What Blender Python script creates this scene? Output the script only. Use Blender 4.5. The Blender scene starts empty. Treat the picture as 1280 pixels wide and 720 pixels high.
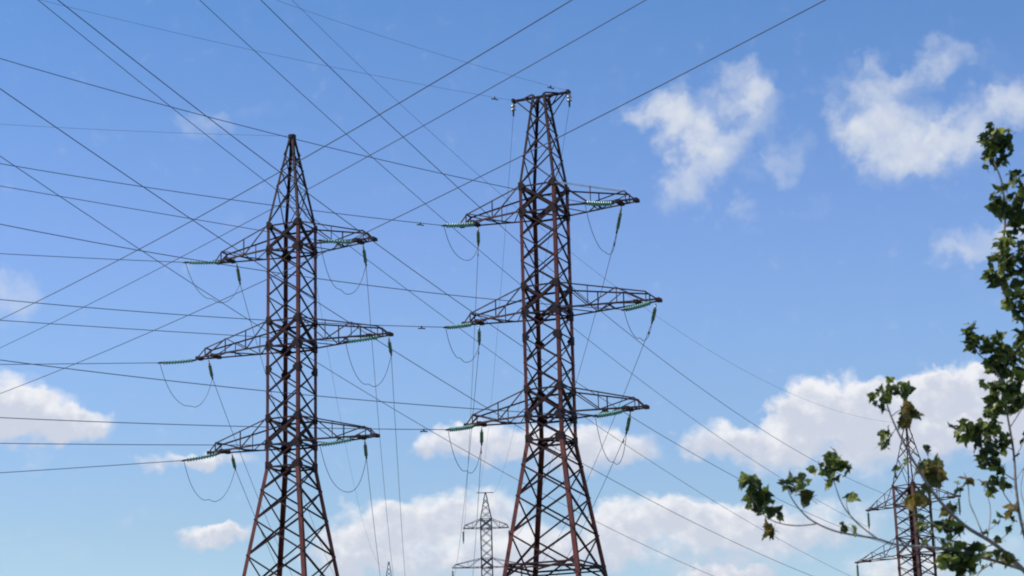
import bpy, bmesh, math, random
from mathutils import Vector, Matrix

random.seed(11)
R = math.radians
scene = bpy.context.scene
COL = scene.collection

# ------------------------------------------------------------------ camera
F_PX, PITCH, ROLL, EYE = 2474.16, 0.2528, -0.0267, 1.6      # focal length in px of a 1280 px wide frame
fw = Vector((0, math.cos(PITCH), math.sin(PITCH)))
rt0 = Vector((1, 0, 0))
up0 = rt0.cross(fw)
rt = math.cos(ROLL) * rt0 + math.sin(ROLL) * up0
up = -math.sin(ROLL) * rt0 + math.cos(ROLL) * up0
cam_data = bpy.data.cameras.new('camera')
cam_data.sensor_width = 36.0
cam_data.lens = F_PX / 1280 * 36.0
cam_data.clip_start = 0.1
cam_data.clip_end = 20000
cam = bpy.data.objects.new('camera', cam_data)
COL.objects.link(cam)
m = Matrix((rt, up, -fw)).transposed().to_4x4()
m.translation = Vector((0, 0, EYE))
cam.matrix_world = m
scene.camera = cam
cam_data.dof.use_dof = True
cam_data.dof.focus_distance = 85
cam_data.dof.aperture_fstop = 8.0

# ------------------------------------------------------------------ sun, sky, exposure
SUN_AZ, SUN_EL = R(-88), R(52)                               # compass angle from +Y towards +X
sun_dir = Vector((math.sin(SUN_AZ) * math.cos(SUN_EL), math.cos(SUN_AZ) * math.cos(SUN_EL), math.sin(SUN_EL)))
sd = bpy.data.lights.new('sun', 'SUN')
sd.energy = 4.6
sd.angle = R(0.5)
sd.color = (1.0, 0.95, 0.87)
so = bpy.data.objects.new('sun', sd)
COL.objects.link(so)
so.rotation_euler = (-sun_dir).to_track_quat('-Z', 'Y').to_euler()
so.location = (-60, 0, 80)
scene.view_settings.view_transform = 'Standard'
scene.view_settings.look = 'None'
scene.view_settings.exposure = 0.0
scene.view_settings.gamma = 1.0
scene.view_settings.use_curve_mapping = False
scene.cycles.use_denoising = True
scene.cycles.filter_width = 2.0
scene.cycles.max_bounces = 6

SKY_STRENGTH = 0.118

world = bpy.data.worlds.new('World')
scene.world = world
world.use_nodes = True
wt = world.node_tree
wt.nodes.clear()
def wn(kind, **kw):
    n = wt.nodes.new(kind)
    for k, v in kw.items(): setattr(n, k, v)
    return n
def put(sock, v):
    if hasattr(v, 'is_output'): wt.links.new(v, sock)
    else: sock.default_value = v
def wm(op, a, b=None, c=None, clamp=False):
    n = wn('ShaderNodeMath', operation=op, use_clamp=clamp)
    put(n.inputs[0], a)
    if b is not None: put(n.inputs[1], b)
    if c is not None: put(n.inputs[2], c)
    return n.outputs[0]
def wv(op, a, b=None, out=0):
    n = wn('ShaderNodeVectorMath', operation=op)
    put(n.inputs[0], a)
    if b is not None: put(n.inputs[1], b)
    return n.outputs[out]
def wmix(f, a, b):
    n = wn('ShaderNodeMix', data_type='RGBA')
    put(n.inputs[0], f)
    for s, v in ((6, a), (7, b)):
        if hasattr(v, 'is_output'): wt.links.new(v, n.inputs[s])
        else: n.inputs[s].default_value = (*v, 1)
    return n.outputs[2]
def wstep(x, lo, hi, tlo=0.0, thi=1.0):
    n = wn('ShaderNodeMapRange', interpolation_type='SMOOTHSTEP')
    put(n.inputs[0], x)
    for i, v in enumerate((lo, hi, tlo, thi)): n.inputs[1 + i].default_value = v
    return n.outputs[0]
def wnoise(vec, scale, detail=6.0, rough=0.55, dist=0.0, color=False):
    n = wn('ShaderNodeTexNoise', noise_dimensions='3D')
    put(n.inputs['Vector'], vec)
    n.inputs['Scale'].default_value = scale
    n.inputs['Detail'].default_value = detail
    n.inputs['Roughness'].default_value = rough
    n.inputs['Distortion'].default_value = dist
    return n.outputs[1] if color else n.outputs[0]

sky = wn('ShaderNodeTexSky', sky_type='NISHITA')
sky.sun_disc = False
sky.sun_elevation = SUN_EL
sky.sun_rotation = SUN_AZ
sky.altitude = 100
sky.air_density = 1.0
sky.dust_density = 0.0
sky.ozone_density = 5.0
tc = wn('ShaderNodeTexCoord')
sep = wn('ShaderNodeSeparateXYZ')
wt.links.new(tc.outputs['Generated'], sep.inputs[0])
AZ = wm('MULTIPLY', wm('ARCTAN2', sep.outputs[0], sep.outputs[1]), 180 / math.pi)
EL = wm('MULTIPLY', wm('ARCSINE', sep.outputs[2]), 180 / math.pi)
cmb = wn('ShaderNodeCombineXYZ')
put(cmb.inputs[0], AZ); put(cmb.inputs[1], EL)
DEG = cmb.outputs[0]                                         # azimuth and elevation in degrees

# cloud puffs: (azimuth, elevation, half width, half height, weight), degrees
def field(vec, puffs):
    """Sum of the puffs: how thick the cloud is, and whether a point lies in the upper or lower half of its puffs."""
    tot = None
    for az, el, ra, re, w in puffs:
        n = wn('ShaderNodeVectorMath', operation='MULTIPLY_ADD')
        put(n.inputs[0], vec)
        n.inputs[1].default_value = (1 / ra, 1 / re, 0)
        n.inputs[2].default_value = (-az / ra, -el / re, 1)
        q = n.outputs[0]
        k = wm('MAXIMUM', wm('MULTIPLY_ADD', wv('DOT_PRODUCT', q, q, 1), -w, 2 * w), 0.0)
        s = wn('ShaderNodeVectorMath', operation='SCALE')
        put(s.inputs[0], q); put(s.inputs['Scale'], k)
        tot = s.outputs[0] if tot is None else wv('ADD', tot, s.outputs[0])
    s = wn('ShaderNodeSeparateXYZ'); put(s.inputs[0], tot)
    return s.outputs[2], wm('DIVIDE', s.outputs[1], wm('ADD', s.outputs[2], 0.001))
CUMULUS = [
    (-13.95, 10.79, 2.24, 1.04, 1.00), (-14.86, 11.31, 1.45, 1.09, 1.00), (-12.72, 10.58, 1.32, 0.67, 0.80), (-16.15, 10.78, 1.85, 1.30, 1.00), (-8.82, 7.44, 1.31, 0.39, 0.90),
    (-8.14, 7.59, 0.92, 0.31, 0.60), (-9.98, 9.57, 1.45, 0.31, 0.70), (-8.61, 9.61, 1.45, 0.31, 0.65), (-4.12, 7.77, 1.62, 0.88, 0.90), (-2.73, 7.90, 1.57, 0.83, 0.90),
    (-0.99, 8.05, 1.62, 0.88, 0.95), (-2.05, 6.82, 4.44, 1.17, 0.80), (-4.82, 6.99, 1.57, 0.91, 0.60), (0.26, 6.88, 1.57, 1.04, 0.60), (-2.00, 9.95, 1.32, 0.62, 0.90),
    (-0.59, 10.06, 1.45, 0.78, 0.90), (1.05, 9.83, 1.58, 0.88, 0.85), (2.33, 9.79, 1.45, 0.83, 0.80), (3.50, 9.80, 0.92, 0.62, 0.60), (3.53, 7.80, 1.62, 0.83, 0.95),
    (2.46, 7.15, 1.57, 1.09, 0.80), (5.03, 7.68, 1.44, 0.78, 0.85), (6.17, 7.48, 1.44, 0.73, 0.80), (5.79, 6.92, 3.92, 1.17, 0.70), (8.78, 7.36, 2.88, 0.88, 0.55),
    (8.55, 10.72, 1.27, 0.88, 1.00), (9.70, 10.74, 1.64, 0.99, 1.00), (10.96, 10.76, 1.58, 0.93, 0.95), (12.10, 10.91, 1.32, 0.83, 0.95), (13.08, 11.07, 1.48, 0.80, 1.20),
    (14.00, 10.82, 1.45, 0.88, 1.00), (15.30, 10.46, 1.85, 1.30, 1.00), (5.83, 9.82, 1.45, 0.67, 0.80), (7.33, 9.68, 1.71, 0.83, 0.80), (9.65, 10.04, 2.63, 1.19, 0.80),
    (11.91, 9.91, 3.16, 1.19, 0.75), (13.92, 9.89, 2.11, 1.19, 0.60), (8.20, 8.98, 2.89, 0.62, 0.35), (11.14, 8.71, 2.36, 0.52, 0.30), (5.86, 5.97, 1.56, 0.39, 0.90),
    (10.93, 5.98, 2.09, 0.78, 0.70), (13.17, 6.36, 2.09, 0.78, 0.40)]
WISPS = [
    (3.93, 19.43, 0.94, 0.52, 0.60), (4.58, 19.35, 1.04, 0.73, 0.95), (5.64, 19.48, 1.32, 0.78, 1.00), (5.48, 18.77, 1.37, 0.83, 1.00), (6.30, 18.34, 1.26, 0.99, 1.00),
    (5.78, 17.77, 1.25, 0.93, 0.95), (5.10, 17.16, 1.09, 0.78, 0.85), (7.24, 19.88, 1.16, 0.86, 1.20), (7.72, 19.21, 1.04, 0.93, 1.00), (7.16, 18.67, 0.77, 0.73, 0.50),
    (8.35, 17.84, 0.93, 0.83, 0.65), (7.93, 17.48, 1.20, 0.47, 0.50), (10.87, 18.74, 1.59, 1.24, 1.10), (11.90, 18.31, 1.86, 1.30, 1.15), (12.97, 17.74, 1.47, 0.93, 0.95),
    (10.24, 18.22, 1.04, 0.83, 0.60), (11.59, 17.39, 1.47, 0.73, 0.75), (11.31, 19.84, 1.21, 0.62, 0.80), (12.42, 19.85, 1.32, 0.57, 0.80), (13.31, 20.32, 0.94, 0.65, 0.95),
    (11.00, 20.36, 0.61, 0.41, 0.60), (14.48, 18.63, 1.37, 0.83, 0.95), (15.55, 18.92, 1.51, 0.99, 1.10), (13.67, 18.08, 1.20, 0.78, 0.70), (14.35, 20.10, 0.94, 0.62, 0.35),
    (9.94, 20.02, 0.55, 0.52, 0.55), (9.21, 19.79, 0.39, 0.36, 0.35), (7.02, 16.36, 0.73, 0.52, 0.75), (14.15, 15.05, 1.77, 0.65, 1.10), (13.10, 14.69, 1.23, 0.39, 0.60),
    (15.08, 15.24, 1.08, 0.57, 0.70), (-9.28, 19.29, 0.93, 0.57, 0.75), (-12.28, 18.56, 0.49, 0.29, 0.40), (-14.79, 14.04, 1.07, 0.88, 1.10), (-8.34, 16.39, 0.70, 0.41, 0.30),
    (-13.58, 9.59, 0.68, 0.29, 0.50), (-7.41, 19.87, 1.21, 0.44, 0.22), (8.81, 16.43, 0.87, 0.36, 0.30), (-12.94, 7.05, 1.83, 0.41, 0.40), (-14.28, 7.60, 1.57, 0.36, 0.30),
    (-10.74, 7.94, 1.31, 0.31, 0.20)]
wa = wnoise(DEG, 0.9, 3, 0.5, color=True)
wb = wnoise(DEG, 2.6, 3, 0.5, color=True)
warp = wv('ADD', DEG, wv('ADD', wv('MULTIPLY', wv('SUBTRACT', wa, (0.5, 0.5, 0.5)), (1.5, 1.0, 0)), wv('MULTIPLY', wv('SUBTRACT', wb, (0.5, 0.5, 0.5)), (0.55, 0.5, 0))))
warp_w = wv('ADD', DEG, wv('ADD', wv('MULTIPLY', wv('SUBTRACT', wa, (0.5, 0.5, 0.5)), (1.9, 1.6, 0)), wv('MULTIPLY', wv('SUBTRACT', wb, (0.5, 0.5, 0.5)), (0.8, 0.7, 0))))
fine = wnoise(DEG, 1.3, 5, 0.55)
fine2 = wnoise(DEG, 1.9, 4, 0.55)
# heaped clouds low in the sky
dc, lc = field(warp, CUMULUS)
dcn = wm('ADD', dc, wm('MULTIPLY', wm('SUBTRACT', fine, 0.5), 1.0))
mask_c = wm('MULTIPLY', wstep(dcn, 0.10, 0.95), 0.93)
shade = wm('ADD', wm('ADD', wm('MULTIPLY', lc, 0.9), wm('MULTIPLY', wm('SUBTRACT', fine2, 0.5), 1.6)), wm('MULTIPLY', wm('SUBTRACT', fine, 0.5), 0.9))
shade = wm('ADD', shade, wm('MULTIPLY', wm('SUBTRACT', 0.9, wm('MINIMUM', dcn, 1.6)), 0.25))       # thin rims are brighter than the thick middle
col_c = wmix(wstep(shade, -0.35, 0.65), (0.63, 0.665, 0.765), (0.91, 0.91, 0.935))
# thin torn clouds higher up
dw, lw = field(warp_w, WISPS)
dwn = wm('ADD', dw, wm('MULTIPLY', wm('SUBTRACT', fine, 0.5), 0.9))
mask_w = wm('MULTIPLY', wstep(dwn, -0.05, 2.5), 0.93)
col_w = wmix(wstep(wm('ADD', lw, wm('MULTIPLY', wm('SUBTRACT', fine2, 0.5), 2.2)), -0.6, 0.6), (0.64, 0.70, 0.80), (0.80, 0.825, 0.865))

ramp = wn('ShaderNodeValToRGB')                              # blueness of the clear air by height above the horizon
put(ramp.inputs[0], wm('DIVIDE', EL, 30.0))
e = ramp.color_ramp.elements
e[0].position, e[0].color = 0.25, (0.60, 0.56, 0.525, 1)
e[1].position, e[1].color = 0.75, (0.46, 0.565, 0.665, 1)
n_ = e.new(0.53); n_.color = (0.62, 0.61, 0.685, 1)
n_ = e.new(0.43); n_.color = (0.635, 0.62, 0.65, 1)
sky_col = wv('MULTIPLY', wv('MULTIPLY', sky.outputs[0], ramp.outputs[0]), (2, 2, 2))
k = 1.0 / SKY_STRENGTH
c1 = wmix(mask_w, sky_col, wv('MULTIPLY', col_w, (k, k, k)))
c2 = wmix(mask_c, c1, wv('MULTIPLY', col_c, (k, k, k)))
bg = wn('ShaderNodeBackground')
put(bg.inputs[0], c2)
bg.inputs[1].default_value = SKY_STRENGTH
out = wn('ShaderNodeOutputWorld')
wt.links.new(bg.outputs[0], out.inputs[0])

# ------------------------------------------------------------------ helpers
def at(px, py, Y):
    """The point at distance Y (metres, along +Y) on the line of sight through a pixel of the 1280 x 720 photograph."""
    v = fw + (px - 640) / F_PX * rt - (py - 360) / F_PX * up
    return Vector((0, 0, EYE)) + v * (Y / v.y)

def tag(o, label=None, cat=None, group=None, kind=None):
    if label: o['label'] = label
    if cat: o['category'] = cat
    if group: o['group'] = group
    if kind: o['kind'] = kind
    return o

def empty(name, loc=(0, 0, 0), rz=0.0):
    o = bpy.data.objects.new(name, None)
    o.empty_display_size = 0.3
    o.location = loc
    o.rotation_euler = (0, 0, rz)
    COL.objects.link(o)
    return o

class Build:
    """Collects bars, tubes and plates; link() makes them ONE mesh object."""
    def __init__(self): self.v, self.f = [], []
    def add(self, vs, fs):
        n = len(self.v)
        self.v += [tuple(p) for p in vs]
        self.f += [tuple(i + n for i in q) for q in fs]
    def frame(self, p0, p1, hint):
        a = (p1 - p0).normalized()
        e1 = hint - a * hint.dot(a)
        if e1.length < 1e-4:
            e1 = Vector((0, 0, 1)) - a * a.z
            if e1.length < 1e-4: e1 = Vector((1, 0, 0))
        e1.normalize()
        return a, e1, a.cross(e1)
    def angle(self, p0, p1, w, t, n1, n2):
        """Angle iron from p0 to p1: heel on the line, one flange towards n1 and one towards n2."""
        p0, p1 = Vector(p0), Vector(p1)
        a, e1, e2 = self.frame(p0, p1, Vector(n1))
        n2 = Vector(n2)
        if e2.dot(n2) < 0: e2 = -e2
        prof = [(0, 0), (w, 0), (w, t), (t, t), (t, w), (0, w)]
        vs = [p0 + e1 * x + e2 * y for x, y in prof] + [p1 + e1 * x + e2 * y for x, y in prof]
        fs = [(i, (i + 1) % 6, 6 + (i + 1) % 6, 6 + i) for i in range(6)]
        fs += [(0, 3, 2, 1), (0, 5, 4, 3), (6, 7, 8, 9), (6, 9, 10, 11)]
        self.add(vs, fs)
    def bar(self, p0, p1, w, h, hint=(0, 0, 1)):
        p0, p1 = Vector(p0), Vector(p1)
        a, e1, e2 = self.frame(p0, p1, Vector(hint))
        vs = []
        for p in (p0, p1):
            vs += [p + e1 * (sx * h / 2) + e2 * (sy * w / 2) for sx, sy in ((-1, -1), (1, -1), (1, 1), (-1, 1))]
        self.add(vs, [(0, 1, 2, 3), (7, 6, 5, 4)] + [(i, 4 + i, 4 + (i + 1) % 4, (i + 1) % 4) for i in range(4)])
    def tube(self, pts, radii, sides=6, caps=True):
        pts = [Vector(p) for p in pts]
        if not isinstance(radii, (list, tuple)): radii = [radii] * len(pts)
        vs, fs = [], []
        e1 = None
        for i, p in enumerate(pts):
            a = (pts[min(i + 1, len(pts) - 1)] - pts[max(i - 1, 0)]).normalized()
            if e1 is None:
                e1 = Vector((0, 0, 1)) - a * a.z
                if e1.length < 0.05: e1 = Vector((1, 0, 0)) - a * a.x
            e1 = (e1 - a * e1.dot(a)).normalized()
            e2 = a.cross(e1)
            for k in range(sides):
                th = 2 * math.pi * k / sides
                vs.append(p + (e1 * math.cos(th) + e2 * math.sin(th)) * radii[i])
        for i in range(len(pts) - 1):
            for k in range(sides):
                k2 = (k + 1) % sides
                fs.append((i * sides + k, i * sides + k2, (i + 1) * sides + k2, (i + 1) * sides + k))
        if caps:
            fs.append(tuple(reversed(range(sides))))
            fs.append(tuple((len(pts) - 1) * sides + k for k in range(sides)))
        self.add(vs, fs)
    def plate(self, poly, normal, t):
        """A flat plate of thickness t: poly is its outline, centred on the plane."""
        n = Vector(normal).normalized() * (t / 2)
        poly = [Vector(p) for p in poly]
        k = len(poly)
        vs = [p + n for p in poly] + [p - n for p in poly]
        self.add(vs, [tuple(range(k)), tuple(reversed(range(k, 2 * k)))] + [(i, k + i, k + (i + 1) % k, (i + 1) % k) for i in range(k)])
    def link(self, name, mat, parent=None, smooth=False):
        me = bpy.data.meshes.new(name)
        me.from_pydata(self.v, [], self.f)
        me.update()
        me.materials.append(mat)
        if smooth: me.polygons.foreach_set('use_smooth', [True] * len(me.polygons))
        o = bpy.data.objects.new(name, me)
        COL.objects.link(o)
        o.parent = parent
        return o

# ------------------------------------------------------------------ materials
def material(name, base, rough=0.6, metal=0.0, spots=None, scale=3.0, lo=0.4, hi=0.65, bump=0.0, **extra):
    m_ = bpy.data.materials.new(name)
    m_.use_nodes = True
    nt = m_.node_tree
    bs = nt.nodes['Principled BSDF']
    bs.inputs['Roughness'].default_value = rough
    bs.inputs['Metallic'].default_value = metal
    bs.inputs['Base Color'].default_value = (*base, 1)
    for k, v in extra.items(): bs.inputs[k.replace('_', ' ')].default_value = v
    tcn = nt.nodes.new('ShaderNodeTexCoord')
    no = nt.nodes.new('ShaderNodeTexNoise')
    no.inputs['Scale'].default_value = scale
    no.inputs['Detail'].default_value = 7
    no.inputs['Roughness'].default_value = 0.62
    nt.links.new(tcn.outputs['Object'], no.inputs['Vector'])
    if spots:
        rp = nt.nodes.new('ShaderNodeValToRGB')
        rp.color_ramp.elements[0].position, rp.color_ramp.elements[0].color = lo, (*base, 1)
        rp.color_ramp.elements[1].position, rp.color_ramp.elements[1].color = hi, (*spots, 1)
        nt.links.new(no.outputs[0], rp.inputs[0])
        nt.links.new(rp.outputs[0], bs.inputs['Base Color'])
    if bump:
        bp = nt.nodes.new('ShaderNodeBump')
        bp.inputs['Strength'].default_value = bump
        bp.inputs['Distance'].default_value = 0.02
        nt.links.new(no.outputs[0], bp.inputs['Height'])
        nt.links.new(bp.outputs[0], bs.inputs['Normal'])
    return m_

M_RUST = material('rust_red_paint', (0.185, 0.046, 0.037), 0.7, 0.0, (0.075, 0.025, 0.023), 1.6, 0.40, 0.70, Specular_IOR_Level=0.25)
M_DARK = material('weathered_brown_steel', (0.058, 0.020, 0.021), 0.7, 0.0, (0.021, 0.012, 0.014), 1.3, 0.4, 0.65, Specular_IOR_Level=0.25)
M_ARM = material('highlit_maroon_steel', (0.115, 0.050, 0.052), 0.65, 0.0, (0.036, 0.020, 0.024), 2.4, 0.38, 0.62, Specular_IOR_Level=0.35)  # greyer arm steel; its lighter mottling paints in sunlit highlights
M_PLATE = material('near_black_plate_steel', (0.030, 0.015, 0.016), 0.7, 0.0, (0.055, 0.024, 0.024), 4.0, 0.5, 0.7, Specular_IOR_Level=0.25)  # near-black plates, darker than the bracing
M_FAR_RUST = material('dull_maroon_steel', (0.13, 0.055, 0.052), 0.7, 0.0, (0.07, 0.035, 0.035), 1.0, Specular_IOR_Level=0.25)
M_FAR = material('haze_grey_galvanised_steel', (0.17, 0.155, 0.165), 0.6, 0.2, (0.10, 0.085, 0.09), 1.2)  # galvanised grey, lightened to paint in the haze of distance
M_GLINT = material('pale_glint_metal', (0.55, 0.56, 0.58), 0.32, 0.7, (0.42, 0.42, 0.44), 6)  # pale metal colour that paints white glints on chord and insulators
M_GLASS = material('green_insulator_glass', (0.24, 0.50, 0.43), 0.28, 0.0, (0.17, 0.42, 0.35), 8, Transmission_Weight=0.45, IOR=1.5)
M_GLASS_DARK = material('dark_green_insulator_glass', (0.19, 0.33, 0.23), 0.22, 0.0, (0.10, 0.21, 0.14), 8, Transmission_Weight=0.3, IOR=1.5)
M_FIT = material('dull_fitting_steel', (0.10, 0.10, 0.105), 0.5, 0.5, (0.06, 0.05, 0.05), 9)
M_WIRE = material('weathered_aluminium_strand', (0.085, 0.105, 0.15), 0.55, 0.3, (0.06, 0.075, 0.11), 2)
M_CONC = material('footing_concrete', (0.34, 0.33, 0.30), 0.9, 0, (0.22, 0.21, 0.19), 5, bump=0.4)
M_GROUND = material('dry_meadow_ground', (0.060, 0.085, 0.028), 0.95, 0, (0.115, 0.105, 0.050), 0.06, 0.42, 0.62, bump=0.6)

# ------------------------------------------------------------------ ground
gb = Build()
N = 60
for i in range(N + 1):
    for j in range(N + 1):
        u, w = i / N * 2 - 1, j / N * 2 - 1
        gb.v.append((4000 * u * abs(u) ** 1.4, 4000 * w * abs(w) ** 1.4 + 100, 0.0))
for i in range(N):
    for j in range(N):
        gb.f.append((i * (N + 1) + j, (i + 1) * (N + 1) + j, (i + 1) * (N + 1) + j + 1, i * (N + 1) + j + 1))
tag(gb.link('ground', M_GROUND), kind='structure')

# ------------------------------------------------------------------ lattice pylons
CS = ((-1, -1), (1, -1), (1, 1), (-1, 1))                    # corners of the square body, in order round it
def make_pylon(name, label, pos, rz, a, z_low, spacing, depth, arms, kink, slope, top, top_h, group=None,
               leg_w=0.132, br_w=0.056, steel=None, lace=None, per_bay=3, ring=None, bar_half=1.19, plates=True, arm_panels=3, pale=None, arm_h=0.39, peak_w=0.75):
    steel, lace = steel or M_RUST, lace or M_DARK
    root = empty(name, (pos[0], pos[1], 0), rz)
    tag(root, label, 'pylon', group)
    z_top = z_low + 2 * spacing + depth
    zk = z_low - kink
    z0 = 0.35
    def half(z): return a if z >= zk else a + slope * (zk - z)
    def P(c, z):
        h = half(z)
        return Vector((c[0] * h, c[1] * h, z))
    # levels of the body from the top arm down to the footings
    arm_z = [z_low + spacing * l for l in (2, 1, 0)]
    levels = []
    for i, z in enumerate(arm_z):
        levels += [(z + depth, 'arm'), (z, 'bay')]
        if i < 2:
            zn = arm_z[i + 1] + depth
            for q in range(1, per_bay): levels.append((z + (zn - z) * q / per_bay, 'bay'))
    levels.append((zk, 'bay'))
    z = zk
    while z > z0 + 1.2:
        z -= half(z) * 2 * 0.66
        if z < z0 + 0.9: break
        levels.append((z, 'bay'))
    levels.append((z0, 'bay'))
    # legs, each with its own gusset plates and footing
    for c in CS:
        n1, n2 = Vector((-c[0], 0, 0)), Vector((0, -c[1], 0))
        b = Build()
        b.angle(P(c, z0 - 0.12), P(c, zk), leg_w * 1.22, leg_w * 0.13, n1, n2)
        b.angle(P(c, zk), P(c, z_top), leg_w, leg_w * 0.13, n1, n2)
        leg = b.link('leg', steel, root)
        f = Build()
        q = P(c, z0)
        vs = []
        for zz, h in ((-0.4, 0.55), (0.12, 0.42), (z0 - 0.08, 0.34)):
            vs += [(q.x + sx * h, q.y + sy * h, zz) for sx, sy in CS]
        f.add(vs, [(3, 2, 1, 0), (8, 9, 10, 11)] + [(r * 4 + k, r * 4 + (k + 1) % 4, (r + 1) * 4 + (k + 1) % 4, (r + 1) * 4 + k) for r in (0, 1) for k in range(4)])
        f.link('footing', M_CONC, root)
        if plates:
            zs = [(zz, 0.30) for zz in arm_z] + [(zz + depth, 0.24) for zz in arm_z] + [(zk, 0.30), (arm_z[1] - 0.98, 0.26)]
            for zz, s in zs:
                g = Build()
                p = P(c, zz)
                for nx, out in ((n1, Vector((0, c[1], 0))), (n2, Vector((c[0], 0, 0)))):
                    o = p + out * 0.012
                    e = nx
                    zv = Vector((0, 0, 1))
                    g.plate([o - e * 0.02 - zv * s * 0.62, o + e * s * 0.6 - zv * s * 0.55, o + e * s * 1.05 - zv * s * 0.15, o + e * s * 1.05 + zv * s * 0.15,
                             o + e * s * 0.6 + zv * s * 0.55, o - e * 0.02 + zv * s * 0.62], out, 0.014)
                g.link('gusset_plate', M_PLATE, leg)
    # the four faces of crossed bracing
    for k in range(4):
        c0, c1 = CS[k], CS[(k + 1) % 4]
        out = Vector(((c0[0] + c1[0]) / 2, (c0[1] + c1[1]) / 2, 0))
        b = Build()
        for (za, ka), (zb, _) in zip(levels, levels[1:]):
            w = br_w * (1.9 if ka == 'arm' else 1.0)
            if ka == 'bay' and zb < zk - 0.01: w = br_w * 1.2
            i1, i2 = -out * 0.005, -out * 0.02
            b.angle(P(c0, za) + i1, P(c1, zb) + i1, w, w * 0.14, (0, 0, 1), -out)
            b.angle(P(c1, za) + i2, P(c0, zb) + i2, w, w * 0.14, (0, 0, 1), -out)
        for zz in [x for z_ in arm_z for x in (z_, z_ + depth)] + [zk] + ([ring] if ring else []):
            b.angle(P(c0, zz), P(c1, zz), br_w * 1.25, br_w * 0.16, (0, 0, -1), -out)
            if zz == ring: b.angle(P(c0, zz - 0.14), P(c1, zz - 0.14), br_w, br_w * 0.16, (0, 0, -1), -out)
        b.link('bracing', lace, root)
    # flat cross frames inside the body
    for zz in arm_z + [zk] + ([ring] if ring else []):
        b = Build()
        b.angle(P(CS[0], zz - 0.03), P(CS[2], zz - 0.03), br_w * 1.2, br_w * 0.16, (0, 0, 1), (1, 0, 0))
        b.angle(P(CS[1], zz + 0.03), P(CS[3], zz + 0.03), br_w * 1.2, br_w * 0.16, (0, 0, 1), (1, 0, 0))
        b.link('diaphragm', lace, root)
    # crossarms
    for (l, s), length in arms.items():
        z = z_low + spacing * l
        b = Build()
        run = length - a
        n = (2 if run < 3.3 else 3)
        yt = 0.17
        K = 0.88
        def bot(t, y): return Vector((s * (a + run * t), y * (a + (yt - a) * t), z))
        def topz(t): return depth + (arm_h - depth) * t / K if t <= K else arm_h + (0.05 - arm_h) * (t - K) / (1 - K)
        def tp(t, y): return bot(t, y) + Vector((0, 0, topz(t)))
        ts = [K * q / n for q in range(n + 1)]
        for y in (-1, 1):
            inn = Vector((0, -y, 0))
            b.angle(bot(0, y), bot(1, y), br_w * 1.1, br_w * 0.18, inn, (0, 0, 1))
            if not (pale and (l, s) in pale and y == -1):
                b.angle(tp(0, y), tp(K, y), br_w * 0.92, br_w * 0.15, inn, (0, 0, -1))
            b.angle(tp(K, y), tp(1, y), br_w * 0.92, br_w * 0.15, inn, (0, 0, -1))
            for i in range(1, n + 1):
                b.angle(bot(ts[i], y), tp(ts[i], y), br_w * 0.68, br_w * 0.13, (s, 0, 0), inn)
                if i % 2: b.angle(bot(ts[i], y), tp(ts[i - 1], y), br_w * 0.68, br_w * 0.13, (0, 0, 1), inn)
                else: b.angle(tp(ts[i], y), bot(ts[i - 1], y), br_w * 0.68, br_w * 0.13, (0, 0, 1), inn)
        tz = [0, 0.27, 0.55, K]
        for i in range(len(tz) - 1):
            y = 1 if i % 2 else -1
            b.angle(bot(tz[i], y), bot(tz[i + 1], -y), br_w * 0.685, br_w * 0.13, (0, 0, 1), (s, 0, 0))
        for t in (0.5, K, 1.0):
            b.angle(bot(t, -1), bot(t, 1), br_w * 0.9, br_w * 0.16, (0, 0, 1), (-s, 0, 0))
        b.angle(tp(K, -1), tp(K, 1), br_w * 0.9, br_w * 0.15, (0, 0, -1), (-s, 0, 0))
        arm = b.link('crossarm', M_ARM if plates and lace is M_DARK else lace, root)
        if plates:
            for t in (0.78, 1.0):
                g = Build()
                g.bar(bot(t, -1.04) + Vector((0, 0, 0.03)), bot(t, 1.04) + Vector((0, 0, 0.03)), 0.17, 0.12)
                g.link('hanger_plate', M_DARK, arm)
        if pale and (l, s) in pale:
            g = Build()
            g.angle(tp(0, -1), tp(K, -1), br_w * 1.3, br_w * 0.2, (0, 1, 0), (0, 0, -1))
            tag(g.link('top_chord', M_GLINT, arm), 'top chord with a sun glint painted pale')  # sun glint along this chord, put in as a pale colour
    # peak
    b = Build()
    if top in ('point', 'tee'):
        fr, ht = ([0, 0.43, 0.62, 0.79, 1.0], 0.10) if top == 'point' else ([0, 0.28, 0.52, 0.74, 1.0], 0.06)
    else:
        fr, ht = [0, 0.31, 0.58, 0.80, 1.0], 0.27
    hb = a
    def Q(c, f_):
        h = hb + (ht - hb) * f_
        return Vector((c[0] * h, c[1] * h, z_top + (top_h - depth) * f_))
    for c in CS:
        b.angle(Q(c, 0), Q(c, 1), leg_w * peak_w, leg_w * 0.11, (-c[0], 0, 0), (0, -c[1], 0))
    for k in range(4):
        c0, c1 = CS[k], CS[(k + 1) % 4]
        out = Vector(((c0[0] + c1[0]) / 2, (c0[1] + c1[1]) / 2, 0))
        for f0, f1 in zip(fr, fr[1:]):
            b.angle(Q(c0, f0), Q(c1, f1), br_w * 0.8, br_w * 0.13, (0, 0, 1), -out)
            b.angle(Q(c1, f0) - out * 0.02, Q(c0, f1) - out * 0.02, br_w * 0.8, br_w * 0.13, (0, 0, 1), -out)
    pk = b.link('peak', lace, root)
    zt = z_top + top_h - depth
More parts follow.
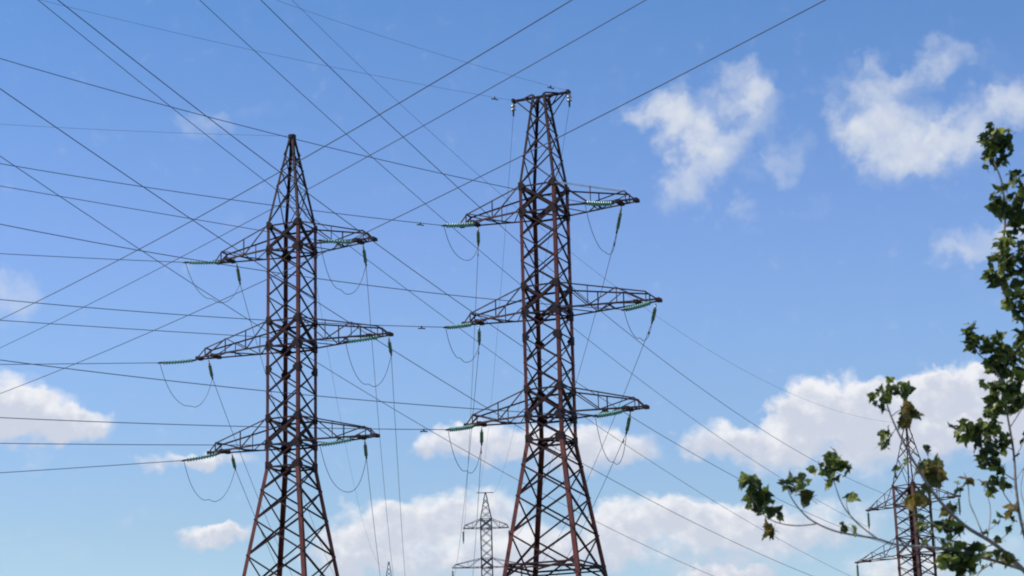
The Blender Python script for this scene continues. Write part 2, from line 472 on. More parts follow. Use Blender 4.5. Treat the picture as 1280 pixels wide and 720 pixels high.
    if top == 'point':
        b = Build()
        for sx in (-1, 1): b.plate([(sx * 0.11, -0.12, zt - 0.22), (sx * 0.11, 0.12, zt - 0.22), (sx * 0.11, 0.12, zt + 0.10), (sx * 0.11, -0.12, zt + 0.10)], (1, 0, 0), 0.016)
        b.bar((0, -0.16, zt + 0.02), (0, 0.16, zt + 0.02), 0.16, 0.12)
        b.link('cap_plate', M_DARK, pk)
    else:
        b = Build()
        if top == 'tee':
            for y in (-1, 1): b.angle((-bar_half, y * 0.04, zt), (bar_half, y * 0.04, zt), br_w * 1.3, br_w * 0.2, (0, 0, -1), (0, -y, 0))
        for y in (-1, 1) if top == 'bar' else ():
            b.angle((-bar_half, y * 0.06, zt), (bar_half, y * 0.06, zt), br_w * 1.3, br_w * 0.2, (0, 0, -1), (0, -y, 0))
            for s in (-1, 1):
                q = Q((s, y), 0.80)
                b.angle(q, (s * (bar_half - 0.05), y * 0.06, zt - 0.02), br_w * 0.9, br_w * 0.14, (0, 0, 1), (0, -y, 0))
                b.angle(Q((s, y), 1.0), (s * bar_half * 0.55, y * 0.06, zt - 0.01), br_w * 0.8, br_w * 0.14, (0, 0, 1), (0, -y, 0))
                b.angle(Q((s, y), 0.9), (s * bar_half * 0.62, y * 0.06, zt - 0.01), br_w * 0.8, br_w * 0.14, (0, 0, 1), (0, -y, 0))
        for s in (-1, 1) if top == 'bar' else (): b.bar((s * (bar_half - 0.03), -0.12, zt - 0.03), (s * (bar_half - 0.03), 0.14, zt - 0.03), 0.10, 0.14)
        b.link('top_crossbar', lace, pk)
    return root

NEAR_L, NEAR_R = (-8.953, 77.918), (1.3376, 73.4928)
make_pylon('lattice_pylon', 'rust-red lattice pylon with six arms ending in a single sharp peak', NEAR_L, -0.4047, 0.745, 15.5, 4.0, 1.044,
           {(2, -1): 3.55, (2, 1): 3.76, (1, -1): 4.36, (1, 1): 4.43, (0, -1): 3.75, (0, 1): 3.79}, 0.89, 0.150, 'point', 4.95)
make_pylon('lattice_pylon', 'rust-red lattice pylon with six arms and a flat crossbar top', NEAR_R, -0.3942, 0.745, 15.5, 4.0, 1.044,
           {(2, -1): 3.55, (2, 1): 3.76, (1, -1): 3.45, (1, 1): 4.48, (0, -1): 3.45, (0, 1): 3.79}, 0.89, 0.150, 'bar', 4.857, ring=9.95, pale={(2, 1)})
FAR_D, FAR_S, FAR_F = (-3.346, 205.0), (-17.23, 262.0), (29.986, 150.0)
make_pylon('lattice_pylon', 'small distant grey pylon with a thin crossbar top, beyond the flat-topped pylon', FAR_D, 0.03, 0.62, 20.79, 4.05, 0.95,
           {(2, -1): 2.39, (2, 1): 2.36, (1, -1): 3.6, (1, 1): 3.6, (0, -1): 2.39, (0, 1): 2.36}, 0.9, 0.085, 'tee', 3.76,
           leg_w=0.115, br_w=0.055, steel=M_FAR, lace=M_FAR, bar_half=0.87, plates=False)
make_pylon('lattice_pylon', 'farthest pylon, only its tiny pointed tip showing', FAR_S, 0.04, 0.62, 20.0, 4.05, 0.95,
           {(2, -1): 2.39, (2, 1): 2.36, (1, -1): 3.6, (1, 1): 3.6, (0, -1): 2.39, (0, 1): 2.36}, 0.9, 0.085, 'point', 4.2,
           leg_w=0.085, br_w=0.042, steel=M_FAR, lace=M_FAR, plates=False)
make_pylon('lattice_pylon', 'brown lattice pylon standing half hidden behind the leafy tree', FAR_F, -0.862, 1.016, 14.80, 3.886, 1.375,
           {(2, -1): 4.335, (2, 1): 4.33, (1, -1): 5.776, (1, 1): 5.776, (0, -1): 4.335, (0, 1): 4.33}, 0.9, 0.13, 'point', 6.215,
           leg_w=0.24, br_w=0.06, arm_h=0.20, peak_w=0.30, steel=M_FAR_RUST, lace=M_DARK)

# ------------------------------------------------------------------ wires (measured: attachment, start, heading, slope, curvature, run)
WIRES = {
    ('C', 'L', 2, -1): ([-11.847, 78.926, 23.44], [-13.365, 78.313, 23.284], -112.0, -0.03499, 0.0009948, 16.1),
    ('C', 'L', 2, 1): ([-6.216, 76.486, 23.44], [-7.606, 75.924, 23.384], -112.0, 0.08715, 0.0002267, 22.9),
    ('C', 'L', 1, -1): ([-12.987, 79.461, 19.44], [-14.441, 78.873, 19.219], -112.0, -0.068, 0.0001, 14.6),
    ('C', 'L', 1, 1): ([-5.164, 76.085, 19.44], [-6.569, 75.518, 19.12], -112.0, -0.00766, 0.0005978, 23.9),
    ('C', 'L', 0, -1): ([-11.892, 78.917, 15.44], [-13.308, 78.344, 15.075], -112.0, -0.10884, 0.0005239, 15.7),
    ('C', 'L', 0, 1): ([-6.33, 76.519, 15.44], [-7.626, 75.996, 15.141], -112.0, -0.045, 0.0007454, 22.4),
    ('C', 'L', 'pk', 0): ([-8.953, 77.918, 28.493], [-8.953, 77.918, 28.493], -112.0, -0.0825, 0.0018705, 22.0),
    ('C', 'R', 2, -1): ([-1.277, 74.309, 23.44], [-2.565, 73.505, 23.152], -122.0, -0.03733, 0.001863, 29.6),
    ('C', 'R', 2, 1): ([3.98, 72.123, 23.44], [2.827, 71.403, 23.282], -122.0, 0.02654, 0.0022684, 36.4),
    ('C', 'R', 1, -1): ([-1.522, 74.455, 19.44], [-2.583, 73.791, 19.18], -122.0, -0.08259, 0.0020576, 29.4),
    ('C', 'R', 1, 1): ([5.238, 71.666, 19.44], [4.111, 70.962, 18.993], -122.0, -0.05657, 0.0027848, 37.7),
    ('C', 'R', 0, -1): ([-1.545, 74.469, 15.44], [-2.564, 73.832, 15.207], -122.0, -0.06986, 0.001119, 29.2),
    ('C', 'R', 0, 1): ([4.053, 72.098, 15.44], [2.921, 71.391, 15.116], -122.0, -0.03628, 0.0017036, 36.0),
    ('C', 'R', 'pk', -1): ([0.24, 73.949, 28.357], [0.24, 73.949, 28.357], -122.0, -0.01792, 0.0021942, 32.0),
    ('C', 'R', 'pk', 1): ([2.435, 73.036, 28.357], [2.435, 73.036, 28.357], -122.0, 0.06061, 0.0036237, 23.0),
    ('D', 'L', 2, -1): ([-11.393, 79.228, 23.44], [-11.455, 80.646, 22.957], -2.575, -0.08979, 0.0006088, 181.54),
    ('D', 'L', 2, 1): ([-5.958, 76.885, 23.44], [-5.96, 78.312, 22.976], -2.771, -0.14379, 0.0008925, 183.9),
    ('D', 'L', 1, -1): ([-12.578, 79.686, 19.44], [-12.644, 81.121, 19.009], -2.575, -0.08973, 0.0006072, 181.06),
    ('D', 'L', 1, 1): ([-4.932, 76.395, 19.44], [-4.937, 77.852, 19.082], -2.718, -0.12772, 0.0007983, 184.36),
    ('D', 'L', 0, -1): ([-11.527, 79.301, 15.44], [-11.601, 80.755, 15.083], -2.53, -0.07891, 0.0005423, 181.42),
    ('D', 'L', 0, 1): ([-5.951, 76.885, 15.44], [-6.003, 78.314, 14.986], -2.757, -0.11241, 0.0007186, 183.9),
    ('D', 'R', 2, -1): ([-1.274, 74.829, 23.44], [-1.299, 76.297, 23.131], -1.97, 0.01173, 0.0001688, 128.78),
    ('D', 'R', 2, 1): ([4.273, 72.53, 23.44], [4.125, 73.887, 22.818], -2.224, -0.04218, 0.0005899, 131.21),
    ('D', 'R', 1, -1): ([-1.314, 74.828, 19.44], [-1.355, 76.277, 19.054], -2.465, -0.00926, 0.0003332, 128.84),
    ('D', 'R', 1, 1): ([5.38, 72.016, 19.44], [5.304, 73.469, 19.076], -2.22, -0.02596, 0.0004463, 131.63),
    ('D', 'R', 0, -1): ([-1.308, 74.825, 15.44], [-1.348, 76.274, 15.052], -1.948, -0.0314, 0.0005023, 128.8),
    ('D', 'R', 0, 1): ([4.283, 72.528, 15.44], [4.182, 73.931, 14.92], -2.249, -0.02177, 0.0004229, 131.17),
    ('D', 'L', 'pk', 0): ([-8.953, 77.918, 28.493], [-8.953, 77.918, 28.493], -2.574, -0.11632, 0.0007439, 184.27),
    ('D', 'R', 'pk', -1): ([0.24, 73.949, 28.357], [0.24, 73.949, 27.807], -1.948, -0.05996, 0.0007301, 131.13),
    ('D', 'R', 'pk', 1): ([2.435, 73.036, 28.357], [2.435, 73.036, 27.807], -2.131, -0.0437, 0.0006, 132.05),
    ('A', 1, -1): ([26.227, 154.385, 17.387], [26.227, 154.385, 17.387], -155.0, 0.0432, 0.0007022, 114.2),
    ('A', 1, 1): ([33.745, 145.615, 17.387], [33.745, 145.615, 17.387], -155.0, -0.0755, 0.0011156, 121.5),
    ('A', 2, -1): ([27.164, 153.291, 21.273], [27.164, 153.291, 21.273], -155.0, 0.02377, 0.0009423, 105.8),
    ('A', 2, 1): ([32.805, 146.711, 21.273], [32.805, 146.711, 21.273], -155.0, -0.0888, 0.0015199, 110.3),
    ('A', 0, -1): ([27.164, 153.291, 13.501], [27.164, 153.291, 13.501], -155.0, -0.01, 0.0008975, 116.8),
    ('A', 0, 1): ([32.805, 146.711, 13.501], [32.805, 146.711, 13.501], -155.0, -0.04087, 0.0009059, 122.7),
    ('A', 'pk'): ([29.986, 150.0, 28.788], [29.986, 150.0, 28.788], -155.0, -0.149, 0.0018957, 103.7),
    ('B', 1): ([7.703, 21.841, 15.09], [7.703, 21.841, 15.09], -32.788, -0.01941, 0.0009282, 100.0),
    ('B', 2): ([7.714, 31.874, 17.961], [7.714, 31.874, 17.961], -32.788, -0.00428, 0.0005049, 100.0),
    ('B', 3): ([11.78, 21.846, 14.877], [11.78, 21.846, 14.877], -32.788, -0.02316, 0.0007518, 100.0),
}
JUMPER_DIP = {('L', 2, -1): 1.199, ('L', 1, -1): 1.484, ('L', 0, -1): 1.502, ('L', 2, 1): 1.678, ('L', 1, 1): 1.536, ('L', 0, 1): 1.569, ('R', 2, -1): 0.943, ('R', 1, -1): 1.019, ('R', 0, -1): 1.37, ('R', 2, 1): 1.297, ('R', 1, 1): 0.895, ('R', 0, 1): 1.459}

PYLON = {'L': 'pointed pylon', 'R': 'flat-topped pylon'}
LEVEL = {2: 'upper', 1: 'middle', 0: 'lower'}
SIDE = {('L', 1): 'flat-top-side', ('L', -1): 'open-sky-side', ('R', 1): 'tree-side', ('R', -1): 'pointed-pylon-side'}
def whose(k): return f'{LEVEL[k[2]]} {SIDE[(k[1], k[3])]} arm of the {PYLON[k[1]]}'

def wire_point(E, az, a, b, s):
    return Vector((E[0] + s * math.sin(az), E[1] + s * math.cos(az), E[2] + a * s + b * s * s))
def wire(name, label, cat, group, spec, radius, mat=None, start=0.0):
    _, E, az, a, b, L = spec
    n = max(24, int(L / 2.2))
    bb = Build()
    bb.tube([wire_point(E, R(az), a, b, start + (L - start) * (i / n) ** 1.3) for i in range(n + 1)], radius, 6)
    return tag(bb.link(name, mat or M_WIRE, None, True), label, cat, group)
def damper(spec, s, parent):
    """A vibration damper: two weights on a short rod clamped under the wire."""
    _, E, az, a, b, L = spec
    p, q = wire_point(E, R(az), a, b, s - 0.15), wire_point(E, R(az), a, b, s + 0.15)
    dn = Vector((0, 0, -0.075))
    bb = Build()
    d = (q - p).normalized()
    bb.tube([p + dn, q + dn], 0.008, 6)
    for e, sg in ((p, 1), (q, -1)):
        bb.tube([e + dn, e + dn + d * 0.03 * sg, e + dn + d * 0.11 * sg, e + dn + d * 0.12 * sg], [0.020, 0.026, 0.023, 0.010], 8)
    c = (p + q) / 2
    bb.bar(c + Vector((0, 0, 0.03)), c + dn * 1.15, 0.035, 0.05, d)
    bb.link('vibration_damper', M_FIT, parent, True)

def insulator(name, label, group, A, E, glass, discs=9, pitch=0.127, rad=0.13):
    """A cap-and-pin string from its hanger A to the wire clamp E."""
    A, E = Vector(A), Vector(E)
    root = empty(name, A)
    tag(root, label, 'insulator', group)
    Lt = (E - A).length
    d = (E - A) / Lt
    sag = 0.018 * Lt if abs(d.z) < 0.9 else 0.0
    def pt(t): return d * (Lt * t) + Vector((0, 0, -sag * 4 * t * (1 - t)))
    body = min(discs * pitch, Lt * 0.86)
    t0 = (Lt - body) * 0.62 / Lt
    t1 = t0 + body / Lt
    b = Build()
    b.tube([pt(0), pt(t0 * 0.5)], 0.022, 6)
    b.tube([pt(t0 * 0.45), pt(t0)], [0.035, 0.050], 8)
    b.link('top_fitting', M_FIT if glass == M_GLASS else M_GLINT, root, True)  # bright cap colour paints the white glint atop hanging strings
    b = Build()
    pts, rr = [], []
    for i in range(discs):
        for f_, r_ in ((0.02, rad * 0.5), (0.30, rad * 0.55), (0.42, rad * 0.72), (0.62, rad), (0.70, rad * 0.97), (0.72, rad * 0.62), (0.96, rad * 0.5)):
            pts.append(pt(t0 + (t1 - t0) * (i + f_) / discs)); rr.append(r_)
    b.tube(pts, rr, 14)
    b.link('glass_discs', glass, root, True)
    b = Build()
    b.tube([pt(t1), pt(1.0)], 0.024, 6)
    cl = pt(1.0)
    b.tube([cl - d * 0.16, cl - d * 0.10, cl + d * 0.04, cl + d * 0.12], [0.024, 0.04, 0.04, 0.022], 8)
    b.link('wire_clamp', M_FIT, root, True)
    return root

for k, spec in WIRES.items():
    fam = k[0]
    if fam == 'C' and k[2] != 'pk':
        insulator('insulator_string', f'green glass string pulled sideways off the {whose(k)}', 'insulator strings strained sideways off the near pylons', spec[0], spec[1], M_GLASS, 11, 0.115, 0.092)
        o = wire('power_line', f'wire to the left edge from the {whose(k)}', 'wire', 'power lines running to the left from the near pylons', spec, 0.0135)
        if k[1] == 'R' and k[3] < 0: damper(spec, 1.05, o)
    elif fam == 'C':
        what = {0: 'thin wire to the left edge from the pointed peak', -1: 'thin wire to the top edge from the crossbar end nearer the pointed pylon',
                1: 'thin wire to the top edge from the crossbar end nearer the tree'}[k[3]]
        o = wire('earth_wire', what, 'wire', 'thin earth wires from the pylon tops', spec, 0.0055)
        if k[1] == 'R': damper(spec, 0.85, o)
    elif fam == 'D' and k[2] != 'pk':
        insulator('insulator_string', f'dark green string hanging steeply under the {whose(k)}', 'insulator strings strained away under the near arms', spec[0], spec[1], M_GLASS_DARK, 8, 0.115, 0.072)
        o = wire('power_line', f'wire dropping into the distance from the {whose(k)}', 'wire', 'power lines running away to the far pylons', spec, 0.0115)
        if k[1] == 'R':
            for s in (1.3,): damper(spec, s, o)
    elif fam == 'D':
        what = {0: 'thin wire dropping into the distance from the pointed peak', -1: 'thin wire dropping into the distance from the flat crossbar end nearer the pointed pylon',
                1: 'thin wire dropping into the distance from the crossbar end nearer the tree'}[k[3]]
        wire('earth_wire', what, 'wire', 'thin earth wires from the pylon tops', spec, 0.007)
        if k[1] == 'R':
            insulator('insulator_string', 'short glint-pale insulator hanging from the flat crossbar end nearer ' + ('the tree' if k[3] > 0 else 'the pointed pylon'),
                      'short insulators under the flat crossbar', spec[0], spec[1], M_GLINT, 2, 0.14, 0.11)  # pale metal discs paint the white glint of small glass insulators
    elif fam == 'A':
        nm = {2: 'upper', 1: 'middle', 0: 'lower'}
        if k[1] == 'pk':
            wire('earth_wire', 'thin wire slanting down to the peak of the pylon behind the tree', 'wire', 'lines slanting down to the pylon behind the tree', spec, 0.0072)
        else:
            # hangs on a suspension string under the arm of the far pylon
            sp_ = 'far' if k[2] > 0 else 'near'
            where = f"{nm[k[1]]} arm on the {'leafy' if k[2] > 0 else 'clear'} side of the pylon behind the tree"
            E = Vector(spec[1])
            insulator('insulator_string', f'small insulator under the {where}', 'insulators under the arms of the pylon behind the tree', E + Vector((0, 0, 1.28)), E, M_GLASS_DARK, 8)
            wire('power_line', f'line down to the {where}', 'wire', 'lines slanting down to the pylon behind the tree', spec, 0.0135)
    else:
        what = {1: 'uppermost of the three wires rising across both pylons to the top edge', 2: 'middle of the three wires rising across both pylons to the top edge',
                3: 'lowest of the three wires rising across both pylons to the top edge'}[k[1]]
        wire('power_line', what, 'wire', 'three wires crossing the sky from lower left to the top', spec, 0.0115)

# jumper loops under the arms
for k, dip in JUMPER_DIP.items():
    e1, e2 = Vector(WIRES[('C',) + k][1]), Vector(WIRES[('D',) + k][1])
    bb = Build()
    pts = []
    lean, kink = random.uniform(-0.05, 0.05), random.choice((0.0, 0.05, 0.09))
    for i in range(49):
        t = i / 48
        t_ = t + lean * math.sin(math.pi * t)
        pts.append(e1.lerp(e2, t_) + Vector((0, 0, -dip * (0.55 * 4 * t * (1 - t) + 0.45 * (1 - (2 * t - 1) ** 4)) - 0.02 + kink * math.exp(-((t - 0.5 - lean) / 0.07) ** 2))))
    bb.tube(pts, 0.0115, 6)
    tag(bb.link('jumper_wire', M_WIRE, None, True), f'slack loop of wire drooping below {whose(("J",) + k)}', 'wire', 'slack jumper loops under the arms')

# suspension strings of the small distant pylon
for l in (2, 1, 0):
    for s in (-1, 1):
        E = Vector((FAR_D[0] + s * {2: 2.38, 1: 3.55, 0: 2.38}[l], 205.0, 28.84 - 4.05 * (2 - l) - 1.4))
        insulator('insulator_string', f"tiny insulator under the {LEVEL[l]} arm of the small distant pylon, {'flat-top' if s > 0 else 'pointed'} pylon side",
                  'insulators of the small distant pylon', E + Vector((0, 0, 1.38)), E, M_GLASS_DARK, 8)

# ------------------------------------------------------------------ the tree
def leaf_material(name, cols, trans):
    m_ = bpy.data.materials.new(name)
    m_.use_nodes = True
    nt = m_.node_tree
    bs = nt.nodes['Principled BSDF']
    bs.inputs['Roughness'].default_value = 0.45
    geo = nt.nodes.new('ShaderNodeNewGeometry')
    rp = nt.nodes.new('ShaderNodeValToRGB')
    el = rp.color_ramp.elements
    for i, (p, c) in enumerate(cols):
        e_ = el[i] if i < 2 else el.new(p)
        e_.position, e_.color = p, (*c, 1)
    nt.links.new(geo.outputs['Random Per Island'], rp.inputs[0])
    nt.links.new(rp.outputs[0], bs.inputs['Base Color'])
    tr = nt.nodes.new('ShaderNodeBsdfTranslucent')
    nt.links.new(rp.outputs[0], tr.inputs[0])
    mx = nt.nodes.new('ShaderNodeMixShader')
    mx.inputs[0].default_value = trans
    nt.links.new(bs.outputs[0], mx.inputs[1])
    nt.links.new(tr.outputs[0], mx.inputs[2])
    nt.links.new(mx.outputs[0], nt.nodes['Material Output'].inputs[0])
    return m_
M_LEAF = leaf_material('green_leaf', [(0.0, (0.032, 0.050, 0.013)), (1.0, (0.34, 0.37, 0.08)), (0.42, (0.062, 0.092, 0.022)), (0.72, (0.17, 0.21, 0.045))], 0.48)
M_DRY = leaf_material('yellowing_leaf', [(0.0, (0.10, 0.095, 0.025)), (1.0, (0.30, 0.19, 0.045)), (0.5, (0.15, 0.15, 0.035))], 0.4)
M_BARK = material('grey_brown_bark', (0.42, 0.34, 0.33), 0.85, 0, (0.20, 0.155, 0.15), 22, bump=0.5)

TY = 10.0
tree = tag(empty('tree', (3.15, TY + 0.35, 0)), 'leafy broad-leaved tree with windblown sparse twigs in front of the distant pylon', 'tree')
T0 = Vector(tree.location)
def smooth_path(pts, per=5):
    out = []
    for i in range(len(pts) - 1):
        p0, p1, p2, p3 = pts[max(i - 1, 0)], pts[i], pts[i + 1], pts[min(i + 2, len(pts) - 1)]
        for k in range(per):
            t = k / per
            out.append(0.5 * ((2 * p1) + (p2 - p0) * t + (2 * p0 - 5 * p1 + 4 * p2 - p3) * t * t + (3 * p1 - p0 - 3 * p2 + p3) * t ** 3))
    out.append(pts[-1])
    return out
def limb(name, pts, r0, r1, parent):
    pp = smooth_path([Vector(p) - T0 for p in pts])
    n = len(pp) - 1
    b = Build()
    b.tube(pp, [r0 + (r1 - r0) * (i / n) ** 0.8 for i in range(n + 1)], 8)
    return b.link(name, M_BARK, parent, True)
def px_path(pts):                                            # (x, y, distance) triples
    return [at(*p) for p in pts]
fork = at(1318, 800, 10.3)
limb('trunk', [T0 + Vector((0, 0, -0.1)), T0 + Vector((0.03, 0.02, 0.6)), T0 + Vector((-0.05, 0, 1.5)), fork], 0.085, 0.045, tree)
BR = [
    ([(1318, 800, 10.3), (1294, 715, 10.25), (1277, 655, 10.2), (1270, 610, 10.2), (1267, 565, 10.2), (1260, 524, 10.15), (1252, 478, 10.1), (1238, 456, 10.1), (1222, 441, 10.1), (1214, 420, 10.1)], 0.017, 0.004),
    ([(1318, 800, 10.3), (1352, 650, 10.5), (1345, 520, 10.4), (1312, 445, 10.3), (1279, 402, 10.25), (1258, 372, 10.2), (1249, 335, 10.2), (1256, 282, 10.15), (1253, 232, 10.1), (1243, 202, 10.1), (1236, 170, 10.1)], 0.030, 0.004),
    ([(1318, 800, 10.3), (1300, 738, 10.1), (1279, 712, 10.0), (1243, 680, 9.9), (1206, 657, 9.8), (1172, 623, 9.75), (1150, 590, 9.7), (1133, 560, 9.7), (1118, 530, 9.7), (1109, 506, 9.7), (1107, 488, 9.7)], 0.024, 0.004),
    ([(1279, 712, 10.0), (1240, 700, 9.9), (1200, 690, 9.8), (1172, 685, 9.7), (1122, 681, 9.6), (1094, 673, 9.55), (1048, 665, 9.5), (1017, 652, 9.45), (1000, 637, 9.4), (988, 620, 9.4), (984, 606, 9.4)], 0.015, 0.004),
    ([(1020, 655, 9.45), (992, 657, 9.45), (966, 651, 9.45), (950, 638, 9.45), (942, 620, 9.45)], 0.006, 0.003),
    ([(1096, 673, 9.55), (1072, 654, 9.6), (1055, 634, 9.6), (1046, 613, 9.6), (1040, 592, 9.6)], 0.008, 0.003),
    ([(1062, 643, 9.6), (1058, 630, 9.55), (1060, 620, 9.55)], 0.004, 0.002),
    ([(1120, 535, 9.7), (1108, 556, 9.7), (1113, 562, 9.7), (1100, 552, 9.7)], 0.004, 0.002),
    ([(1115, 520, 9.7), (1126, 512, 9.7), (1133, 516, 9.7)], 0.004, 0.002),
    ([(1172, 623, 9.75), (1170, 608, 9.8), (1164, 592, 9.8)], 0.005, 0.002),
    ([(1229, 669, 9.85), (1219, 645, 9.9), (1212, 628, 9.9), (1210, 605, 9.9), (1205, 590, 9.9)], 0.006, 0.003),
    ([(1234, 673, 9.9), (1238, 645, 10.0), (1236, 625, 10.0), (1229, 608, 10.0)], 0.006, 0.002),
    ([(1273, 640, 10.2), (1258, 622, 10.2), (1250, 606, 10.1), (1246, 590, 10.1)], 0.006, 0.003),
    ([(1268, 600, 10.2), (1250, 588, 10.2), (1238, 578, 10.15), (1222, 560, 10.1)], 0.006, 0.003),
    ([(1266, 562, 10.2), (1254, 556, 10.2), (1246, 545, 10.2), (1215, 541, 10.1)], 0.006, 0.003),
    ([(1295, 560, 10.3), (1284, 580, 10.3), (1276, 590, 10.25), (1270, 600, 10.2)], 0.005, 0.003),
    ([(1276, 668, 10.2), (1282, 640, 10.3), (1276, 610, 10.35), (1284, 570, 10.4)], 0.006, 0.003),
    ([(1262, 535, 10.15), (1275, 515, 10.2), (1285, 500, 10.2)], 0.006, 0.003),
    ([(1251, 345, 10.2), (1244, 342, 10.2), (1238, 340, 10.15)], 0.004, 0.002),
    ([(1256, 285, 10.15), (1268, 262, 10.2), (1276, 245, 10.2)], 0.005, 0.003),
    ([(1259, 372, 10.2), (1270, 350, 10.2), (1283, 335, 10.2)], 0.005, 0.003),
    ([(1243, 680, 9.9), (1222, 688, 9.8), (1205, 697, 9.75)], 0.006, 0.003),
    ([(1206, 657, 9.8), (1190, 662, 9.75), (1172, 656, 9.7), (1158, 652, 9.7)], 0.005, 0.002),
    ([(1300, 738, 10.1), (1262, 702, 10.0), (1228, 712, 9.95), (1215, 735, 9.95)], 0.007, 0.003),
    ([(1318, 800, 10.3), (1400, 640, 10.7), (1440, 470, 10.8), (1430, 330, 10.8)], 0.030, 0.006),
    ([(1352, 650, 10.5), (1400, 520, 10.2), (1385, 380, 10.0), (1350, 260, 10.0)], 0.014, 0.005),
    ([(1318, 800, 10.3), (1370, 760, 9.7), (1430, 700, 9.3)], 0.016, 0.005),
]
for pts, r0, r1 in BR: limb('branch', px_path(pts), r0 * 0.62, r1 * 0.6, tree)

TWIGS = [((1190, 641, 9.8), (1200, 622, 9.8), (1196, 604, 9.75)), ((1222, 667, 9.85), (1240, 660, 9.9), (1252, 646, 9.95)), ((1150, 590, 9.7), (1160, 572, 9.65), (1158, 560, 9.65)),
         ((1140, 575, 9.7), (1128, 580, 9.65), (1120, 592, 9.65)), ((1205, 656, 9.8), (1196, 672, 9.75), (1180, 678, 9.7)), ((1150, 684, 9.65), (1160, 668, 9.6), (1172, 662, 9.6)),
         ((1252, 478, 10.1), (1236, 484, 10.05), (1228, 478, 10.0)), ((1258, 515, 10.15), (1244, 520, 10.1), (1232, 516, 10.05)), ((1249, 335, 10.2), (1262, 322, 10.1), (1272, 316, 10.1)),
         ((1254, 240, 10.1), (1264, 228, 10.1), (1272, 214, 10.1)), ((1072, 669, 9.5), (1062, 660, 9.5), (1052, 656, 9.5)), ((1266, 575, 10.2), (1276, 560, 10.1), (1280, 545, 10.1)),
         ((1243, 680, 9.9), (1258, 668, 9.9), (1266, 652, 9.9)), ((1234, 705, 9.9), (1222, 716, 9.9), (1208, 722, 9.85)), ((1112, 515, 9.7), (1098, 506, 9.7), (1090, 496, 9.7))]
for pts in TWIGS: limb('twig', px_path(pts), 0.0026, 0.0012, tree)

# a lobed leaf with a fold along its midrib, a bent tip and a short stalk
LOBES = [(0.0, 0.0), (0.16, 0.08), (0.38, 0.16), (0.50, 0.36), (0.42, 0.50), (0.42, 0.68), (0.27, 0.74), (0.15, 0.90), (0.0, 1.04)]
def add_leaf(b, base, direction, normal, size, bend):
    a = direction.normalized()
    n = (normal - a * normal.dot(a))
    if n.length < 0.05: n = Vector((0, 0, 1)).cross(a)
    n.normalize()
    sd_ = a.cross(n)
    fold, vs, fs = random.uniform(0.15, 0.55), [], []
    mid = [0.0, 0.22, 0.42, 0.62, 0.82, 1.08]
    def pos(x, y):
        return base + a * (y * size) + sd_ * (x * size * 0.95) + n * (size * (fold * abs(x) - bend * y * y + 0.06 * math.sin(9 * y + 5 * x)))
    vs = [pos(0, y) for y in mid]
    half = LOBES[1:-1]
    for s in (-1, 1):
        st = len(vs)
        vs += [pos(s * x * random.uniform(0.88, 1.12), y * random.uniform(0.95, 1.05)) for x, y in half]
        ring = [0] + [st + i for i in range(len(half))] + [5]
        tri = [(0, ring[1], 1), (1, ring[1], ring[2]), (1, ring[2], ring[3]), (1, ring[3], 2), (2, ring[3], ring[4]), (2, ring[4], 3), (3, ring[4], ring[5]), (3, ring[5], ring[6]), (3, ring[6], 4), (4, ring[6], ring[7]), (4, ring[7], 5)]
        fs += [t if s > 0 else tuple(reversed(t)) for t in tri]
    st = len(vs)
    q = base - a * size * 0.55 + Vector((0, 0, -0.05 * size))
    w = sd_ * size * 0.02
    vs += [base + w, base - w, q - w, q + w]
    fs.append((st, st + 1, st + 2, st + 3))
    b.add([v - T0 for v in vs], fs)
def cluster(b, x, y, Y, rpx, n, size=(0.030, 0.070), wind=Vector((-0.55, 0.1, 0.12))):
    c = at(x, y, Y)
    rad = rpx / F_PX * Y
    for _ in range(int(n * (1.65 if x > 1200 and y < 600 else 1.6) + 0.5)):
        while True:
            o = Vector((random.uniform(-1, 1), random.uniform(-1, 1), random.uniform(-1, 1)))
            if o.length < 1: break
        d = o.normalized() * 0.7 + wind * 0.7 + Vector((random.gauss(0, .35), random.gauss(0, .35), random.gauss(0, .35) - 0.1))
        s = random.uniform(*size)
        nn = Vector((random.gauss(0, .7), random.gauss(-0.35, .7), random.gauss(0.55, .7)))
        add_leaf(b, c + o * rad * 0.85 - d.normalized() * s * 0.35, d, nn, s, random.uniform(0.0, 0.5))
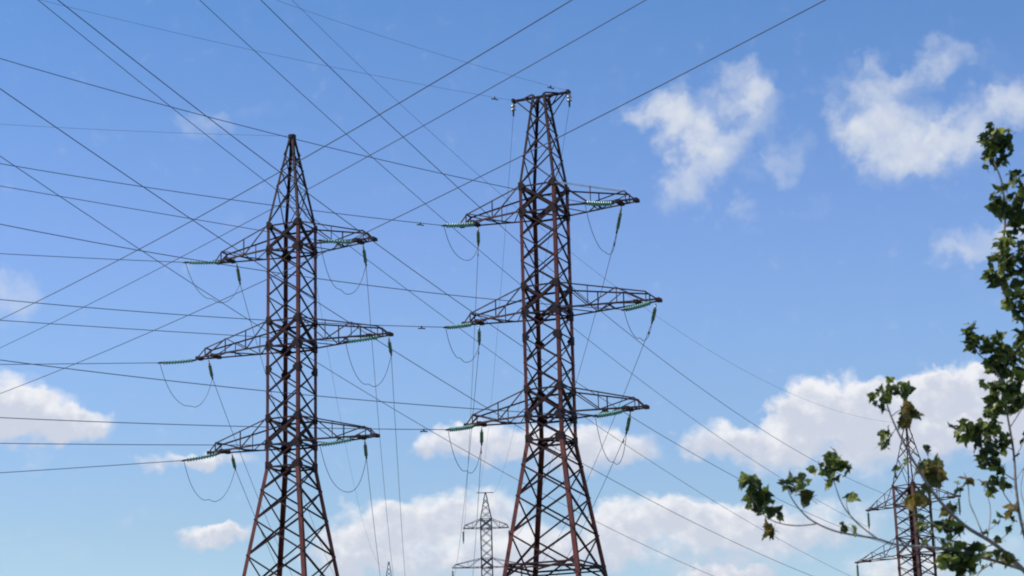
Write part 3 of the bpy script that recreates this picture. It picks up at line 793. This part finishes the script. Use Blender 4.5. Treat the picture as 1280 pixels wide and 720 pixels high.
GREEN = [
    (936, 604, 9.45, 14, 9), (945, 622, 9.45, 17, 9), (958, 632, 9.45, 15, 6), (972, 640, 9.45, 9, 4), (984, 606, 9.4, 14, 7), (1003, 605, 9.4, 13, 6),
    (1046, 578, 9.6, 17, 10), (1033, 590, 9.6, 13, 6), (1056, 585, 9.6, 10, 3), (1042, 602, 9.6, 8, 3), (1018, 588, 9.55, 5, 1), (1060, 622, 9.55, 7, 1),
    (1101, 490, 9.7, 16, 8), (1127, 488, 9.7, 10, 5), (1113, 477, 9.7, 7, 2), (1108, 546, 9.7, 9, 4), (1101, 556, 9.7, 6, 2),
    (1160, 652, 9.7, 16, 8), (1178, 650, 9.75, 10, 3), (1194, 660, 9.75, 13, 6), (1195, 695, 9.75, 20, 15), (1218, 696, 9.75, 18, 13), (1185, 702, 9.7, 13, 7), (1206, 708, 9.75, 18, 10), (1240, 695, 9.9, 12, 5),
    (1235, 174, 10.1, 13, 13), (1246, 180, 10.1, 14, 12), (1238, 196, 10.1, 10, 7), (1260, 184, 10.1, 11, 4), (1232, 212, 10.1, 6, 2), (1256, 172, 10.1, 13, 8), (1250, 198, 10.1, 12, 8), (1240, 160, 10.1, 8, 4), (1270, 222, 10.15, 12, 8), (1252, 246, 10.1, 15, 14), (1264, 262, 10.15, 19, 18), (1250, 262, 10.1, 12, 9), (1276, 240, 10.2, 12, 8), (1278, 280, 10.2, 16, 12),
    (1258, 300, 10.15, 13, 10), (1268, 318, 10.2, 20, 22), (1252, 330, 10.2, 14, 13), (1276, 345, 10.2, 18, 16), (1250, 352, 10.2, 13, 11), (1238, 342, 10.15, 10, 6), (1266, 372, 10.2, 16, 14), (1275, 392, 10.2, 14, 9),
    (1212, 412, 10.1, 11, 9), (1220, 430, 10.1, 15, 13), (1244, 432, 10.1, 18, 18), (1254, 452, 10.1, 19, 20), (1240, 456, 10.1, 12, 10), (1268, 440, 10.15, 14, 12), (1262, 474, 10.15, 20, 20), (1276, 460, 10.2, 14, 12), (1250, 490, 10.1, 15, 14), (1272, 500, 10.2, 18, 18), (1246, 508, 10.1, 12, 8), (1284, 420, 10.2, 16, 12),
    (1204, 538, 10.1, 15, 10), (1220, 545, 10.1, 16, 13), (1238, 528, 10.1, 15, 13), (1245, 556, 10.15, 17, 15), (1232, 572, 10.1, 16, 13), (1250, 584, 10.1, 11, 6), (1258, 550, 10.15, 10, 6), (1246, 600, 10.1, 11, 6), (1236, 612, 10.0, 7, 3), (1262, 610, 10.1, 6, 2),
    (1330, 330, 10.2, 40, 40), (1340, 440, 10.4, 45, 45), (1390, 520, 10.3, 50, 40), (1430, 360, 10.8, 55, 45), (1360, 260, 10.0, 35, 30), (1420, 690, 9.4, 40, 25), (1330, 200, 10.1, 25, 16),
]
DRY = [(1133, 518, 9.7, 13, 11), (1166, 590, 9.8, 13, 10), (1172, 600, 9.8, 9, 4), (966, 664, 9.45, 8, 4), (1010, 622, 9.4, 6, 3), (1157, 606, 9.75, 8, 2), (1148, 628, 9.7, 12, 5),
       (1210, 600, 9.9, 5, 2), (1230, 608, 10.0, 6, 2), (1270, 640, 10.2, 10, 3), (1262, 702, 9.9, 8, 3), (1190, 640, 9.8, 8, 3)]
fb = Build()
for c in GREEN: cluster(fb, *c)
for k_, pts in enumerate(TWIGS):
    for t in (0.45, 0.75, 1.0):
        p, q, r = pts
        x = (p[0] + q[0]) / 2 if t < 0.5 else (q[0] + r[0]) / 2 if t < 1 else r[0]
        y = (p[1] + q[1]) / 2 if t < 0.5 else (q[1] + r[1]) / 2 if t < 1 else r[1]
        cluster(fb, x, y, q[2], 4, 1, (0.024, 0.046))
fb.link('foliage', M_LEAF, tree)
fb = Build()
for c in DRY: cluster(fb, *c, size=(0.05, 0.08))
tag(fb.link('foliage', M_DRY, tree), 'yellowing curled leaves')
bpy.context.view_layer.update()
